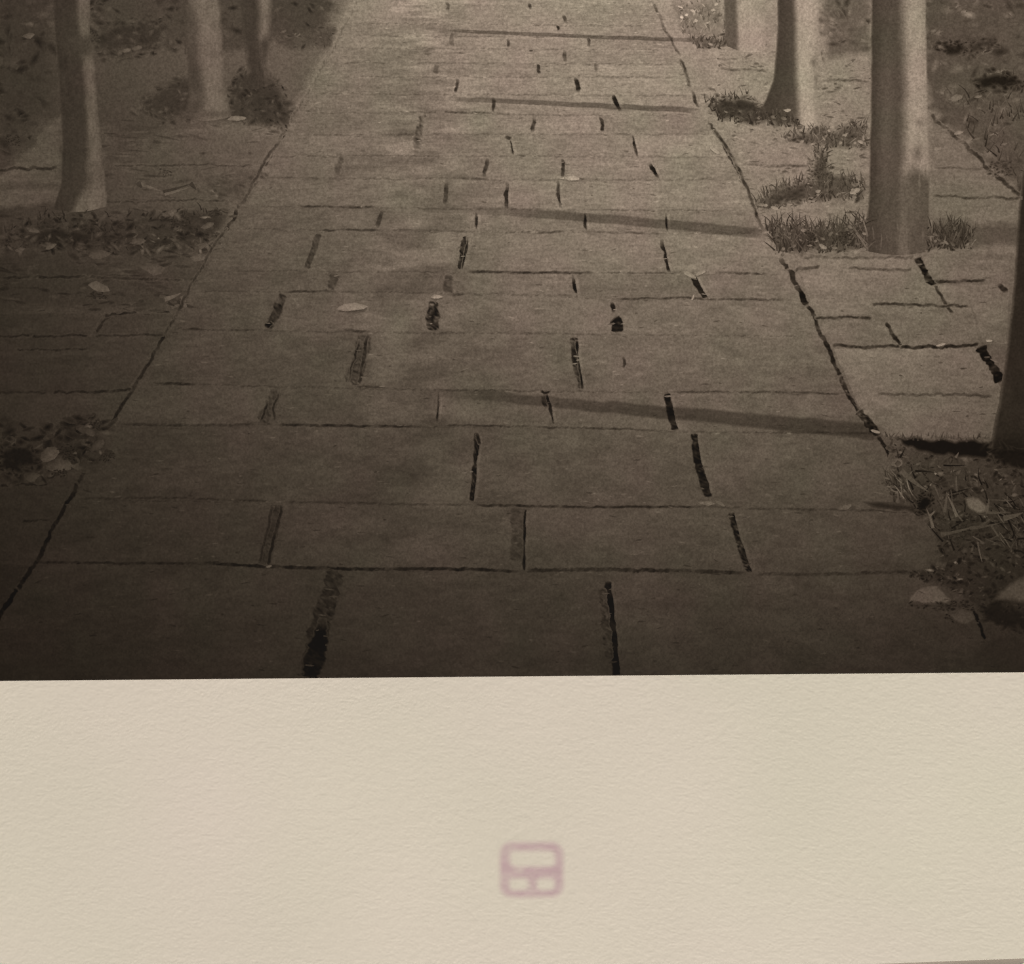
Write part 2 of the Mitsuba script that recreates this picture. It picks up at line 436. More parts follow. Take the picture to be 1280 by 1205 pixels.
# cross joints: points, width, tone, then options
CROSS = [([(40, 703), (140, 704), (250, 704)], 2.2, .62, {}), ([(250, 704), (330, 708), (420, 711), (560, 711), (650, 714)], 3.4, .42, {}), ([(650, 713), (740, 712), (880, 714), (935, 716)], 4.0, .55, {}),
         ([(935, 717), (1010, 718), (1100, 716), (1150, 713)], 3.4, .74, {}),
         ([(95, 624), (200, 622), (345, 627)], 2.0, .78, {}), ([(350, 627), (500, 630), (590, 631)], 1.8, .78, {}), ([(590, 631), (650, 632), (740, 634), (885, 633)], 2.2, .52, {}), ([(925, 636), (1060, 637), (1145, 640)], 2.0, .76, {}),
         ([(150, 530), (240, 532), (325, 530)], 1.8, .72, {}), ([(341, 531), (440, 532), (535, 533)], 2.6, .52, {}), ([(548, 531), (690, 534), (765, 536), (835, 539)], 1.9, .66, {}), ([(860, 540), (980, 541), (1100, 542)], 1.6, .8, {}),
         ([(190, 479), (247, 480)], 2.4, .55, {}), ([(430, 482), (490, 485)], 2.0, .7, {}), ([(835, 490), (950, 490), (1060, 492)], 1.8, .68, {}), ([(545, 487), (690, 489)], 1.5, .8, {}),
         ([(215, 411), (330, 413)], 1.8, .72, {}), ([(428, 413), (465, 415)], 2.4, .6, {}), ([(480, 416), (700, 417)], 1.2, .86, {}),
         ([(352, 365), (425, 363)], 2.2, .55, {}), ([(555, 368), (592, 366)], 2.2, .62, {}), ([(600, 367), (720, 370)], 1.3, .84, {}), ([(763, 374), (860, 372), (880, 374), (985, 375)], 2.0, .64, {}),
         ([(385, 339), (430, 340), (550, 340)], 1.3, .84, {}), ([(582, 339), (650, 341), (745, 341)], 2.2, .5, {}), ([(745, 341), (860, 341)], 1.3, .78, {}), ([(890, 341), (962, 343)], 2.2, .62, {}),
         ([(394, 288), (480, 287)], 1.8, .6, {}), ([(480, 287), (600, 290)], 1.3, .8, {}), ([(663, 292), (690, 290), (712, 289)], 1.8, .66, {}), ([(730, 290), (835, 292)], 1.4, .74, {}), ([(840, 292), (950, 292)], 1.2, .85, {}),
         ([(372, 258), (475, 259)], 1.9, .58, {}), ([(560, 222), (615, 225)], 1.8, .62, {}), ([(640, 194), (668, 195)], 1.6, .6, {}), ([(545, 140), (620, 142)], 1.6, .68, {}), ([(755, 166), (795, 168)], 1.2, .8, {}),
         ([(700, 222), (740, 225)], 1.4, .72, {}), ([(400, 223), (520, 224)], 1.2, .88, {}), ([(560, 66), (590, 66)], 1.4, .75, {}), ([(650, 31), (815, 33)], 1.0, .86, {}), ([(480, 168), (560, 168)], 1.2, .8, {})]
for k in range(6, len(ROWS) - 1):        # the thin, half closed bed joints that run on between the open ones
    y = yrow(k, 640)
    xs = np.linspace(xl(y) + 6, xr(y) - 6, 40)
    joint(Ink(), list(zip(xs, yrow(k, xs) + .3)), 0.9, .90, soft=1.3, amp=.5, broken=.5, fade=(20, 20), rag=.3, feat=1.0).build('joint')
for pts, w, t, kw in CROSS:
    joint(Ink(), pts, w * 0.7, t ** 0.8, **{**dict(soft=1.5, amp=0.45, broken=0.4, fade=(14, 14), rag=.3), **kw}).build('joint')

UP = [([(421, 713), (412, 745), (402, 775), (386, 847)], 20, .74, dict(w1=27, inner=6, mott=.16, soft=2, fade=(4, 0))), ([(404, 772), (400, 800), (387, 847)], 11, .22, dict(w1=24, inner=6, mott=.12, soft=3, fade=(18, 0))),
      ([(760, 726), (764, 760), (768, 800), (772, 843.5)], 8, .17, dict(w1=10, inner=4, soft=2.2, fade=(4, 0))), ([(753, 735), (757, 780), (762, 825)], 7, .84, dict(inner=4, mott=.14, soft=2)),
      ([(346, 630), (341, 660), (330, 707)], 12, .80, dict(inner=5, mott=.10, soft=1.5)), ([(351, 631), (346, 662), (335, 707)], 2.2, .55, {}), ([(341, 632), (333, 668), (325, 704)], 1.8, .66, {}),
      ([(648, 634), (647, 672), (645, 702)], 14, .83, dict(inner=5, mott=.08, soft=2)), ([(657, 636), (656, 675), (655, 714)], 3.0, .28, {}),
      ([(915, 640), (922, 668), (930, 695), (938, 716)], 6.5, .35, dict(inner=4, mott=.25, soft=2)),
      ([(597, 540), (595, 570), (593, 600), (590, 627)], 5.5, .42, dict(inner=4, mott=.2)), ([(868, 541), (873, 575), (880, 600), (887, 622)], 8.5, .26, dict(inner=4, mott=.2, soft=2)), ([(596, 540), (600, 556)], 3, .35, {}),
      ([(346, 487), (338, 510), (327, 528)], 13, .84, dict(inner=5, mott=.12, soft=2)), ([(349, 488), (341, 512), (344, 526)], 2, .55, {}), ([(336, 500), (326, 528)], 2, .62, {}),
      ([(549, 488), (547, 530)], 2.2, .5, {}), ([(683, 491), (688, 508), (692, 531)], 4.0, .28, {}), ([(675, 490), (688, 492)], 2.6, .32, dict(fade=(1, 1))), ([(679, 494), (683, 512)], 5, .72, {}),
      ([(834, 491), (839, 515), (845, 538)], 7.5, .26, dict(inner=3, soft=2)),
      ([(456, 418), (449, 450), (440, 482)], 15, .74, dict(inner=6, mott=.12, soft=2.2)), ([(460, 418), (454, 450), (449, 480)], 2.4, .5, {}), ([(449, 424), (441, 455), (435, 480)], 2.0, .6, {}),
      ([(717, 421), (721, 455), (728, 486)], 9, .50, dict(inner=4, mott=.16, soft=2)), ([(721, 425), (724, 455), (729, 487)], 3, .32, {}), ([(779, 445), (780, 461)], 2.2, .55, {}),
      ([(543, 376), (541, 395), (541, 414)], 12, .42, dict(inner=5, mott=.25, soft=2)), ([(765, 377), (767, 392)], 5, .3, {}), ([(766, 398), (771, 404), (772, 416)], 13, .3, dict(inner=4, mott=.25)),
      ([(354, 367), (346, 388), (336, 411)], 8, .62, dict(inner=4, mott=.16, soft=2)), ([(340, 402), (334, 411)], 7, .38, {}),
      ([(419, 341), (413, 363)], 8, .74, dict(inner=3, soft=2.5)), ([(561, 343), (559, 367)], 8, .72, dict(inner=3, soft=2.5)), ([(716, 343), (719, 356), (721, 368)], 4.5, .32, {}),
      ([(868, 344), (874, 358), (883, 373)], 7, .32, dict(inner=3)), ([(398, 291), (391, 312), (383, 336)], 6, .68, dict(inner=3, mott=.12)),
      ([(584, 295), (579, 315), (576, 338)], 9, .5, dict(inner=4, mott=.18)), ([(586, 295), (578, 338)], 3, .3, {}), ([(827, 297), (832, 318), (837, 341)], 5.5, .33, {}),
      ([(477, 261), (473, 286)], 4, .55, {}), ([(596, 265), (595, 288)], 4, .4, {}), ([(730, 264), (733, 289)], 4, .4, {}), ([(833, 266), (834, 290)], 4, .42, {}),
      ([(559, 225), (556, 256)], 4, .66, {}), ([(635, 226), (633, 262)], 6, .45, {}), ([(698, 225), (699, 245), (702, 260)], 5, .4, {}), ([(610, 197), (605, 223)], 5, .66, {}), ([(703, 198), (704, 222)], 3, .62, {}),
      ([(812, 203), (817, 213), (824, 224)], 6, .4, {}), ([(790, 168), (793, 180), (797, 197)], 4.5, .42, {}), ([(638, 169), (640, 180), (641, 194)], 4, .42, {}), ([(630, 172), (640, 173)], 4, .6, {}),
      ([(668, 145), (666, 166)], 4.5, .4, {}), ([(751, 146), (753, 165)], 4.5, .42, {}), ([(528, 142), (524, 165), (519, 192)], 6, .74, dict(inner=3, mott=.14, soft=2.5)),
      ([(767, 117), (771, 128), (776, 140)], 5.5, .3, {}), ([(618, 121), (617, 141)], 4.5, .5, {}), ([(572, 97), (569, 116)], 4, .55, {}), ([(719, 96), (724, 116)], 4, .38, {}), ([(673, 79), (673, 93)], 3, .48, {}),
      ([(706, 62), (706, 78)], 5, .62, {}), ([(735, 47), (737, 59)], 4, .6, {}), ([(636, 48), (636, 60)], 2.5, .68, {}), ([(697, 31), (698, 39)], 4, .5, {}), ([(662, 3), (663, 13)], 3.5, .52, {}),
      ([(559, 2), (559, 14)], 4, .66, {}), ([(565, 40), (565, 58)], 5, .76, {}), ([(705, 18), (707, 30)], 3.5, .66, {}), ([(428, 193), (420, 219)], 6, .8, dict(soft=2.5)), ([(547, 80), (544, 93)], 6, .74, dict(soft=2.5)), ([(534, 60), (536, 70)], 7, .78, dict(soft=2.5)),
      ([(664, 62), (664, 65)], 4, .5, {}), ([(743, 78), (745, 90)], 3, .78, {}), ([(610, -20), (609, -2)], 3, .55, {}), ([(700, -46), (701, -24)], 3, .55, {}), ([(655, -72), (655, -50)], 3, .55, {})]
for pts, w, t, kw in UP:
    ln = math.hypot(pts[-1][0] - pts[0][0], pts[-1][1] - pts[0][1])
    if ln < 60 and 'inner' not in kw:
        w, t = w * 0.78, t * 0.88
        kw = {'w1': w * rng.uniform(0.5, 1.3), 'fade': (ln * rng.uniform(.1, .4), ln * rng.uniform(.1, .35)), 'amp': 0.8, **kw}
    if 'inner' in kw:
        kw = {'amp': 0.7, 'fade': (1.5, 1.5), 'rag': .10, **kw}
    j = joint(Ink(), pts, w, t, **{**dict(soft=1.5, amp=0.6, broken=0.16, fade=(3, 3), inner=2), **kw})
    if t < .45 and ln > 22 and w < 11:         # the worn arris beside a deep gap catches the light
        o = w * .5 + 1.6
        joint(j, [(x + o, y) for x, y in pts], 1.0, 1.16, soft=1.6, amp=.5, broken=.9, fade=(4, 4), mott=.04)
    j.build('joint')

# the long edges of the path and joints between the side slabs
EDGE = [([(-60, 860), (0, 770), (22, 736)], 6, .34, {}), ([(22, 736), (46, 702), (70, 655), (97, 604)], 5, .45, {}), ([(97, 604), (112, 575), (140, 530)], 4, .72, {}), ([(140, 530), (165, 488), (190, 446), (206, 419)], 3.4, .52, {}),
        ([(206, 419), (240, 355)], 3, .72, {}), ([(240, 355), (265, 312), (290, 275)], 3, .72, {}), ([(278, 293), (298, 262)], 5, .5, {}), ([(298, 262), (330, 205), (345, 180)], 3, .72, {}), ([(328, 209), (345, 183), (358, 160)], 3.2, .56, {}),
        ([(975, 322), (986, 336)], 5, .5, {}), ([(986, 336), (997, 358), (1009, 382)], 7, .3, {}), ([(1009, 382), (1020, 404), (1040, 446), (1050, 470)], 4.5, .42, {}), ([(1050, 470), (1066, 502), (1078, 524)], 5, .45, dict(inner=3, mott=.2)), ([(1074, 512), (1088, 532), (1098, 545)], 10, .5, dict(inner=5, mott=.25)),
        ([(1098, 545), (1116, 578), (1128, 600)], 4, .35, {}), ([(1216, 762), (1226, 785), (1236, 810)], 4, .35, {}), ([(852, 76), (864, 108), (874, 134)], 3, .5, {}), ([(903, 176), (916, 200), (928, 224)], 4, .48, {}), ([(928, 224), (940, 252), (953, 288)], 3, .62, {}),
        ([(1145, 322), (1156, 342), (1168, 357)], 8, .36, dict(inner=3, mott=.2)), ([(1168, 357), (1182, 380), (1190, 392)], 3, .52, {}), ([(1090, 380), (1150, 381), (1210, 383)], 2.2, .6, {}), ([(1018, 397), (1090, 397)], 2.2, .55, {}),
        ([(1106, 403), (1117, 422), (1127, 433)], 4, .42, {}), ([(1040, 432), (1125, 434)], 2.8, .55, {}), ([(1125, 434), (1180, 434), (1224, 431)], 3, .46, {}), ([(1226, 432), (1238, 455), (1251, 478)], 13, .26, dict(inner=4, mott=.15)),
        ([(1168, 352), (1232, 351)], 2.8, .58, {}), ([(993, 336), (1025, 335)], 3, .62, {}), ([(1060, 336), (1140, 337)], 1.8, .78, {}), ([(1000, 322), (1142, 321)], 2, .8, {}), ([(1248, 354), (1258, 366)], 6, .4, {}), ([(1098, 493), (1240, 494)], 1.4, .85, {}),
        ([(-40, 384), (0, 386), (58, 386)], 3.6, .45, {}), ([(40, 420), (110, 420)], 2, .66, {}), ([(118, 420), (160, 419), (205, 418)], 1.8, .7, {}), ([(120, 416), (130, 400), (142, 392)], 3, .7, {}), ([(20, 437), (110, 437)], 1.8, .74, {}), ([(66, 490), (165, 488)], 2.4, .6, {}),
        ([(130, 393), (228, 389)], 2.4, .62, {}), ([(0, 607), (60, 604)], 2.4, .6, {}), ([(28, 651), (62, 651)], 2, .66, {}), ([(-150, 492), (60, 491)], 1.8, .74, {}), ([(-150, 420), (38, 420)], 2, .66, {})]
for pts, w, t, kw in EDGE:
    joint(Ink(), pts, w * .70, t, **{**dict(soft=1.5, amp=0.9, broken=0.22, fade=(1.5, 1.5), inner=2, rag=.25), **kw}).build('joint')

# ------------------------------------------------------------------ ground beside the path, then what grows on it
P = Polygon


def hollow(pts, tone, soft=5, amp=1.5, name='dark_hollow', label=None, absolute=True):
    i = Ink()
    g = P(pts)
    i.soft(rough(g.buffer(-1), amp), tone, soft, 6, absolute)
    s = min(5.0, max(2.0, g.area ** .5 / 6))
    for x, y in inside(g.buffer(s * .9), int(10 + g.area / (s * s * 1.3))):
        leaf(i, x, y, s * rng.uniform(.6, 1.7), s * rng.uniform(.4, .9), rng.normal(0, .5), tone * rng.choice([.8, .95, 1.1, 1.5], p=[.3, .35, .2, .15]), k=8, melt=.92)
    return i.build(name, label)


# soil strip on the left, mottled
soil = P([(-150, 160), (60, 150), (240, 150), (355, 165), (330, 205), (285, 282), (-150, 285)])
i = Ink(); i.soft(rough(soil, 3), 0.92, 12, 5)
i.soft(rough(P([(118, 60), (240, 60), (240, 160), (130, 230), (118, 160)]), 3), 64, 26, 6, True)
i.soft(rough(P([(-150, -140), (452, -140), (444, 0), (400, 84), (364, 150), (330, 160), (-150, 160)]), 1.5), 0.80, 9, 5)
for x, y in inside(soil, 200):
    leaf(i, x, y, rng.uniform(4, 16), rng.uniform(1.0, 2.6), rng.normal(0, .12), float(ground_np(x, y)) * rng.choice([.64, .72, .96, 1.02]), melt=.75)
i.build('soil', 'bare soil strip printed left of the path between two trees', kind='stuff')
soil2 = P([(-150, 318), (276, 300), (262, 340), (225, 390), (-150, 392)])
i = Ink(); i.soft(rough(soil2, 3), 0.86, 10, 5)
for x, y in inside(soil2, 240):
    leaf(i, x, y, rng.uniform(4, 18), rng.uniform(1.0, 3.0), rng.normal(0, .15), float(ground_np(x, y)) * rng.choice([.55, .68, .76, .95, 1.04]), melt=.7)
i.build('soil', 'bare soil strip printed left of the path below the left trunk', kind='stuff')
soil3 = P([(890, 60), (1090, 20), (1090, 300), (958, 300), (905, 170), (876, 130)])
i = Ink(); i.soft(rough(soil3, 3), 1.03, 10, 5, feat1=.6)
for x, y in inside(soil3, 620):
    leaf(i, x, y, rng.uniform(1.5, 7), rng.uniform(.7, 2.0), rng.normal(0, .25), float(ground_np(x, y)) * rng.choice([.62, .80, .9, 1.1, 1.2]), melt=.6)
i.build('soil', 'sunlit soil printed between the right hand trees and the path', kind='stuff')
i = Ink(); i.soft(rough(P([(80, 138), (58, 150), (36, 182), (0, 212), (-150, 300), (-150, 268), (40, 262), (80, 250)]), 1.5), 78, 7, 5, True, feat1=.8)
i.soft(rough(P([(-150, 226), (76, 226), (76, 238), (-150, 244)]), 2), 66, 5, 4, True)
i.build('side_path', 'pale strip of side path printed left of the leaning trunk')
# second path of slabs behind the right trunks
walk = P([(1162, 130), (1200, 175), (1285, 250), (1285, 320), (1160, 318)])
i = Ink(); i.soft(rough(walk, 1.5), 106, 5, 5, True, feat1=.7)
i.soft(rough(P([(1165, 272), (1285, 276), (1285, 312), (1165, 314)]), 2), 80, 9, 5, True)
i.build('side_path', 'pale strip of side path printed right of the large trunk')

# background planting, upper left and upper right
bgl = P([(-150, -140), (70, -140), (76, 120), (40, 175), (0, 208), (-150, 300)])
i = Ink(); i.soft(rough(bgl, 4), 55, 22, 6, True)
litter(i, bgl, 520, 10, 58, .20, .6, .38, 40, 1.0)
i.build('shrubbery', 'dim shrubbery printed at the far left edge of the picture', kind='stuff')
bgm = P([(112, -140), (430, -140), (420, 10), (405, 60), (300, 66), (215, 66), (125, 78), (112, 30)])
i = Ink(); i.soft(rough(bgm, 4), 66, 10, 5, True)
litter(i, bgm, 520, 8, 70, .18, .6, .34, 46, 1.0)
i.build('shrubbery', 'blurred shrubbery printed between the left hand trunks', kind='stuff')
bgr = P([(1150, -140), (1478, -140), (1478, 330), (1300, 262), (1252, 222), (1212, 190), (1164, 140), (1150, 100)])
i = Ink(); i.soft(rough(bgr, 4), 77, 9, 6, True)
litter(i, bgr, 900, 9, 82, .16, .6, .28, 56, 1.0)
for x, y in inside(P([(1170, 120), (1300, 90), (1300, 250), (1250, 215)]), 120):
    blade(i, x, y, rng.uniform(8, 24), rng.uniform(.8, 2.6), rng.uniform(1, 2.4), rng.uniform(48, 104), rng.normal(0, .8))
i.build('shrubbery', 'leafy shrubbery printed at the upper right corner', kind='stuff')
joint(Ink(), [(1164, 142), (1200, 176), (1232, 207), (1262, 233), (1282, 250)], 2.4, .62, soft=2, amp=1.2, broken=.4, rag=.3).build('joint')
i = Ink(); bgc = P([(1025, -140), (1092, -140), (1092, 70), (1026, 74)]); i.soft(rough(bgc, 2), 94, 8, 5, True); litter(i, bgc, 160, 7, 100, .18, .6, .3, 66, 1.0)
i.build('shrubbery', 'sunlit shrubbery printed between the two right hand trunks', kind='stuff')
for pts, t in [([(118, 48), (140, 30), (170, 26), (205, 30), (200, 56), (160, 62), (125, 64)], 52), ([(1172, 56), (1195, 52), (1212, 57), (1205, 68), (1180, 70)], 34), ([(1205, 55), (1240, 46), (1246, 58), (1216, 68)], 52),
               ([(1220, 98), (1240, 90), (1274, 100), (1276, 108), (1240, 112), (1222, 110)], 30), ([(113, 40), (125, 46), (122, 52), (114, 50)], 36), ([(8, 170), (24, 171), (24, 180), (10, 180)], 28), ([(1238, 205), (1262, 204), (1264, 216), (1240, 218)], 44)]:
    hollow(pts, t, 5, 1.8)
for x, y, r, t in [(1194, 122, 9, 112), (1222, 121, 5, 108), (1255, 180, 4, 104), (1172, 186, 6, 126), (1198, 166, 6, 130), (36, 45, 8, 84), (158, 63, 6, 92), (172, 60, 7, 84)]:
    i = Ink(); leaf(i, x, y, r, r * .4, .2, t); i.build('pale_leaf')
# dark patch and litter at the feet of the trees on the left
hollow([(170, 140), (190, 115), (215, 98), (245, 90), (245, 145), (200, 150)], 54, 9, 2, 'undergrowth')
hl = P([(286, 112), (300, 85), (330, 88), (352, 105), (366, 140), (364, 160), (320, 158), (288, 150)])
i = Ink(); i.soft(rough(hl, 2), 55, 8, 6, True); litter(i, hl, 220, 6, 60, .2, .6, .4, 40, .95); i.build('undergrowth', 'dark low plant printed beside the second trunk at the path edge')
i = Ink(); g2 = P([(365, 130), (398, 125), (400, 146), (368, 148)]); litter(i, g2, 26, 5, 100, .15, .4, .1, 60); i.build('leaf_litter')
i = Ink(); leaf(i, 296, 148, 12, 3, 0.05, 116); i.build('pale_leaf')
i = Ink(); g2 = P([(350, 40), (420, 30), (415, 62), (360, 62)]); i.soft(rough(g2, 2), 74, 7, 5, True); litter(i, g2, 50, 4, 78, .2, .5, .4, 54); i.build('undergrowth')
# V shaped curled leaf and a stone
i = Ink()
for a, b, c, d, w, t in [(176, 230, 202, 240, 4, 88), (172, 228, 178, 236, 7, 58), (204, 240, 240, 231, 4, 54), (206, 243, 238, 235, 3.5, 92), (238, 229, 246, 238, 6, 54)]:
    blade(i, a, b, math.hypot(c - a, d - b), math.atan2(b - d, c - a), w, t, .1, 1)
i.build('curled_leaf', 'curled twig like leaf printed right of the left trunk')
hollow([(200, 213), (212, 214), (212, 219), (202, 219)], 46, 3, .5)
hollow([(250, 220), (330, 216), (300, 250), (255, 250)], 70, 12, 3, 'undergrowth')

# ------------------------------------------------------------------ trunks


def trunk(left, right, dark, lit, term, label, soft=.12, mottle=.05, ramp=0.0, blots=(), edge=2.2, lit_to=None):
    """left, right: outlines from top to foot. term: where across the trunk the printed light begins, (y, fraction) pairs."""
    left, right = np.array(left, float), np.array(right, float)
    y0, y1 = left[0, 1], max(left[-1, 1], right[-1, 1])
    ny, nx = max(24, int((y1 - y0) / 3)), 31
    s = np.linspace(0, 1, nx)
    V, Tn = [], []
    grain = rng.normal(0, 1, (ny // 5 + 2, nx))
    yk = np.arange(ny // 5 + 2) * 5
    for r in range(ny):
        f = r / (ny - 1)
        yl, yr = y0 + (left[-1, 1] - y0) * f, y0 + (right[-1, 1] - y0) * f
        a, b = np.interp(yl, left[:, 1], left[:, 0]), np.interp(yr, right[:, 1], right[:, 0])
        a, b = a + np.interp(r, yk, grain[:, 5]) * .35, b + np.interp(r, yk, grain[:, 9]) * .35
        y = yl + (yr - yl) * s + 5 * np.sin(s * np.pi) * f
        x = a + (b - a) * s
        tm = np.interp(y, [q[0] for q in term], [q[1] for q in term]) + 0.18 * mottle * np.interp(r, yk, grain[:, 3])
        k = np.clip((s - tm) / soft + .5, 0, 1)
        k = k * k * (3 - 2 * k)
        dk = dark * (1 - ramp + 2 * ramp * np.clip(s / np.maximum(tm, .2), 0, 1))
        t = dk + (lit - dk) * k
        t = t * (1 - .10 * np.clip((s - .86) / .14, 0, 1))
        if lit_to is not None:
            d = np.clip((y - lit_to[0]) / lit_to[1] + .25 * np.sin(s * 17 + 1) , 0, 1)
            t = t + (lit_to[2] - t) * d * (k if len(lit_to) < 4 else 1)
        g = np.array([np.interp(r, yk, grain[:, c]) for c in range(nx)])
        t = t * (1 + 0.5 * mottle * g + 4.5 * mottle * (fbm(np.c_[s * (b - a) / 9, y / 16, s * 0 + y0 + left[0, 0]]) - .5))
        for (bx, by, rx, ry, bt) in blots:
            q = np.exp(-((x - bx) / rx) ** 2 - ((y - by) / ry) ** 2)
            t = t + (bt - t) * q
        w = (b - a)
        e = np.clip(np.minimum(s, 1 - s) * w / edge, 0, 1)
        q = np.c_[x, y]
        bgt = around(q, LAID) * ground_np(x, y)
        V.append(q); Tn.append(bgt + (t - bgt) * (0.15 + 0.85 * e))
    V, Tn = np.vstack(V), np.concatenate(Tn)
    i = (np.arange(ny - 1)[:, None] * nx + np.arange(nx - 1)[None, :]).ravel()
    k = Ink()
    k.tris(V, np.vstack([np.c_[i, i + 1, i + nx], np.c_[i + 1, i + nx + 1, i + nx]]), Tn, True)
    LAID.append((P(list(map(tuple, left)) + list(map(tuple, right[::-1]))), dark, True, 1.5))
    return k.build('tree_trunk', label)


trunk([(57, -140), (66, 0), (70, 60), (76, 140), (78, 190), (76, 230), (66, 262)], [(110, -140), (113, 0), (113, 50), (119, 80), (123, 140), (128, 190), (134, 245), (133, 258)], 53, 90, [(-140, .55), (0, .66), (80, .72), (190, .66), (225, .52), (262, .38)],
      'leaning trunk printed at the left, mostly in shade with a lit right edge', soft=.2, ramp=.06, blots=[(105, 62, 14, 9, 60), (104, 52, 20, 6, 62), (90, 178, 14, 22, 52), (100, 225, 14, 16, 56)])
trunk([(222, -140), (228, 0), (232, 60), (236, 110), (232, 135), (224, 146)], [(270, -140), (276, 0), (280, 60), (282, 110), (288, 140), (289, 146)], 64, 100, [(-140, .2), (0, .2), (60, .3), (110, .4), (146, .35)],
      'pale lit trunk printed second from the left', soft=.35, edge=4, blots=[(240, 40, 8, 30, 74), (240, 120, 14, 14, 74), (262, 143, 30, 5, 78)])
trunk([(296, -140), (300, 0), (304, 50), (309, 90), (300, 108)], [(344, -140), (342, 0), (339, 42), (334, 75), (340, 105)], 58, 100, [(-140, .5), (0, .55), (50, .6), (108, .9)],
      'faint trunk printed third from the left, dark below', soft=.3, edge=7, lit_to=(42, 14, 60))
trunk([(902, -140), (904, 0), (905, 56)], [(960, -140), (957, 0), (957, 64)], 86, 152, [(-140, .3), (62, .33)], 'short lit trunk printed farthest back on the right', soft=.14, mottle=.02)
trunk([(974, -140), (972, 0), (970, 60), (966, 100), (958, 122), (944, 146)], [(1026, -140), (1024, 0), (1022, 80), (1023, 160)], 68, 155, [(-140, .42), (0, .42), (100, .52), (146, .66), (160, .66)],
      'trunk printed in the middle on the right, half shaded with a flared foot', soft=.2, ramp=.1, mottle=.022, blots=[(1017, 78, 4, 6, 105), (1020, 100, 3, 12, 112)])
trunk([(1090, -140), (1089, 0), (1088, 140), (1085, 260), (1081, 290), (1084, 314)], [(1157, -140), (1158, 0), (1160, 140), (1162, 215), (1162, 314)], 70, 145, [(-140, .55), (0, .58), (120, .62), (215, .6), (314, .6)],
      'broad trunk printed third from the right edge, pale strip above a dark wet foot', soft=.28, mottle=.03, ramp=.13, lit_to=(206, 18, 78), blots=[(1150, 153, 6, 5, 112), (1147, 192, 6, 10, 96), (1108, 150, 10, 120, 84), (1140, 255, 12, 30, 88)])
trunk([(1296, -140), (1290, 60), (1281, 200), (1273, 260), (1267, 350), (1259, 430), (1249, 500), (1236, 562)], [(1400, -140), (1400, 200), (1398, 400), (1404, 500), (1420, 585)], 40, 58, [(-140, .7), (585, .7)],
      'almost black trunk printed at the right edge of the picture', soft=.2, mottle=.05, blots=[(1262, 560, 40, 14, 26)])

# ------------------------------------------------------------------ grass and litter at the feet of the trees
GRASS = [([(880, 128), (905, 122), (935, 120), (960, 140), (1000, 150), (1000, 160), (900, 154)], 66, 200, 11, 'grass tuft printed at the flared foot of the middle right trunk'),
         ([(975, 172), (1005, 162), (1045, 158), (1085, 152), (1084, 186), (1040, 186), (990, 178)], 84, 170, 10, 'thin grass printed right of the flared trunk foot'),
         ([(942, 252), (975, 232), (1015, 222), (1018, 186), (1032, 184), (1040, 210), (1084, 232), (1084, 250), (1000, 254), (960, 264), (945, 262)], 78, 330, 14, 'ragged weeds printed left of the broad trunk'),
         ([(958, 284), (1000, 282), (1040, 285), (1085, 276), (1085, 314), (1040, 316), (1000, 318), (968, 316)], 68, 420, 20, 'dense grass printed at the foot of the broad trunk, path side'),
         ([(1160, 285), (1190, 280), (1216, 290), (1214, 312), (1160, 314)], 62, 170, 16, 'dark grass printed right of the broad trunk foot'),
         ([(838, 2), (905, 0), (905, 52), (855, 50)], 122, 120, 7, 'pale grass printed at the top beside the farthest right trunk'),
         ([(858, 46), (906, 50), (906, 60), (870, 62)], 84, 60, 6, 'thin dark grass printed left of the farthest trunk foot')]
for pts, t, n, ln, lab in GRASS:
    g2 = P(pts)
    i = Ink(); i.soft(rough(g2, 2.5), t, 7, 6, True, feat1=0)
    litter(i, g2, n // 6, 3.2, t * .62, .2, .7, .5, t * .45)
    tuft(i, g2, n, ln, t * 1.06, .19, 1.7)
    for x, y in inside(g2, n // 14):
        leaf(i, x, y + 3, rng.uniform(2, 4.5), rng.uniform(1, 2.2), rng.normal(0, .6), t * rng.uniform(1.35, 1.8))
    i.build('grass_tuft', lab)
for pts, t in [([(1008, 290), (1018, 288), (1018, 302), (1010, 304)], 28), ([(1050, 292), (1062, 290), (1062, 304), (1052, 304)], 36), ([(896, 122), (945, 126), (950, 142), (905, 136)], 52), ([(962, 246), (1000, 234), (1004, 250), (970, 258)], 60),
               ([(1014, 208), (1026, 200), (1026, 226), (1012, 230)], 56)]:
    hollow(pts, t, 4, 1)
for x, y, r, t in [(984, 138, 5, 165), (1040, 152, 8, 142), (1056, 152, 4, 138), (1016, 180, 3, 146), (968, 260, 5, 148), (1034, 258, 3, 150), (952, 256, 5, 122), (1028, 308, 6, 128), (1070, 315, 6, 128), (1078, 312, 5, 120), (1175, 314, 6, 118), (1070, 238, 6, 140)]:
    i = Ink(); leaf(i, x, y, r, r * .45, rng.normal(0, .4), t); i.build('pale_leaf')
i = Ink()
for a, b, ln, an, w, t in [(1084, 312, 26, 2.1, 2.4, 112), (1084, 296, 24, 1.75, 2.4, 118), (1066, 284, 30, -.95, 2.4, 108), (1100, 314, 22, 1.4, 2, 96), (1136, 312, 24, 1.7, 2, 98), (1148, 240, 26, 1.45, 4, 108), (1136, 236, 20, 1.9, 3, 104), (1154, 225, 20, 1.3, 3, 118), (1122, 300, 22, 1.5, 2, 96), (1092, 300, 18, 1.6, 2, 94), (1110, 306, 16, 1.7, 2, 92), (1152, 308, 18, 1.4, 2, 96)]:
    blade(i, a, b, ln, an, w, t, .25)
i.build('grass_tuft', 'single pale blades printed in front of the broad trunk foot')

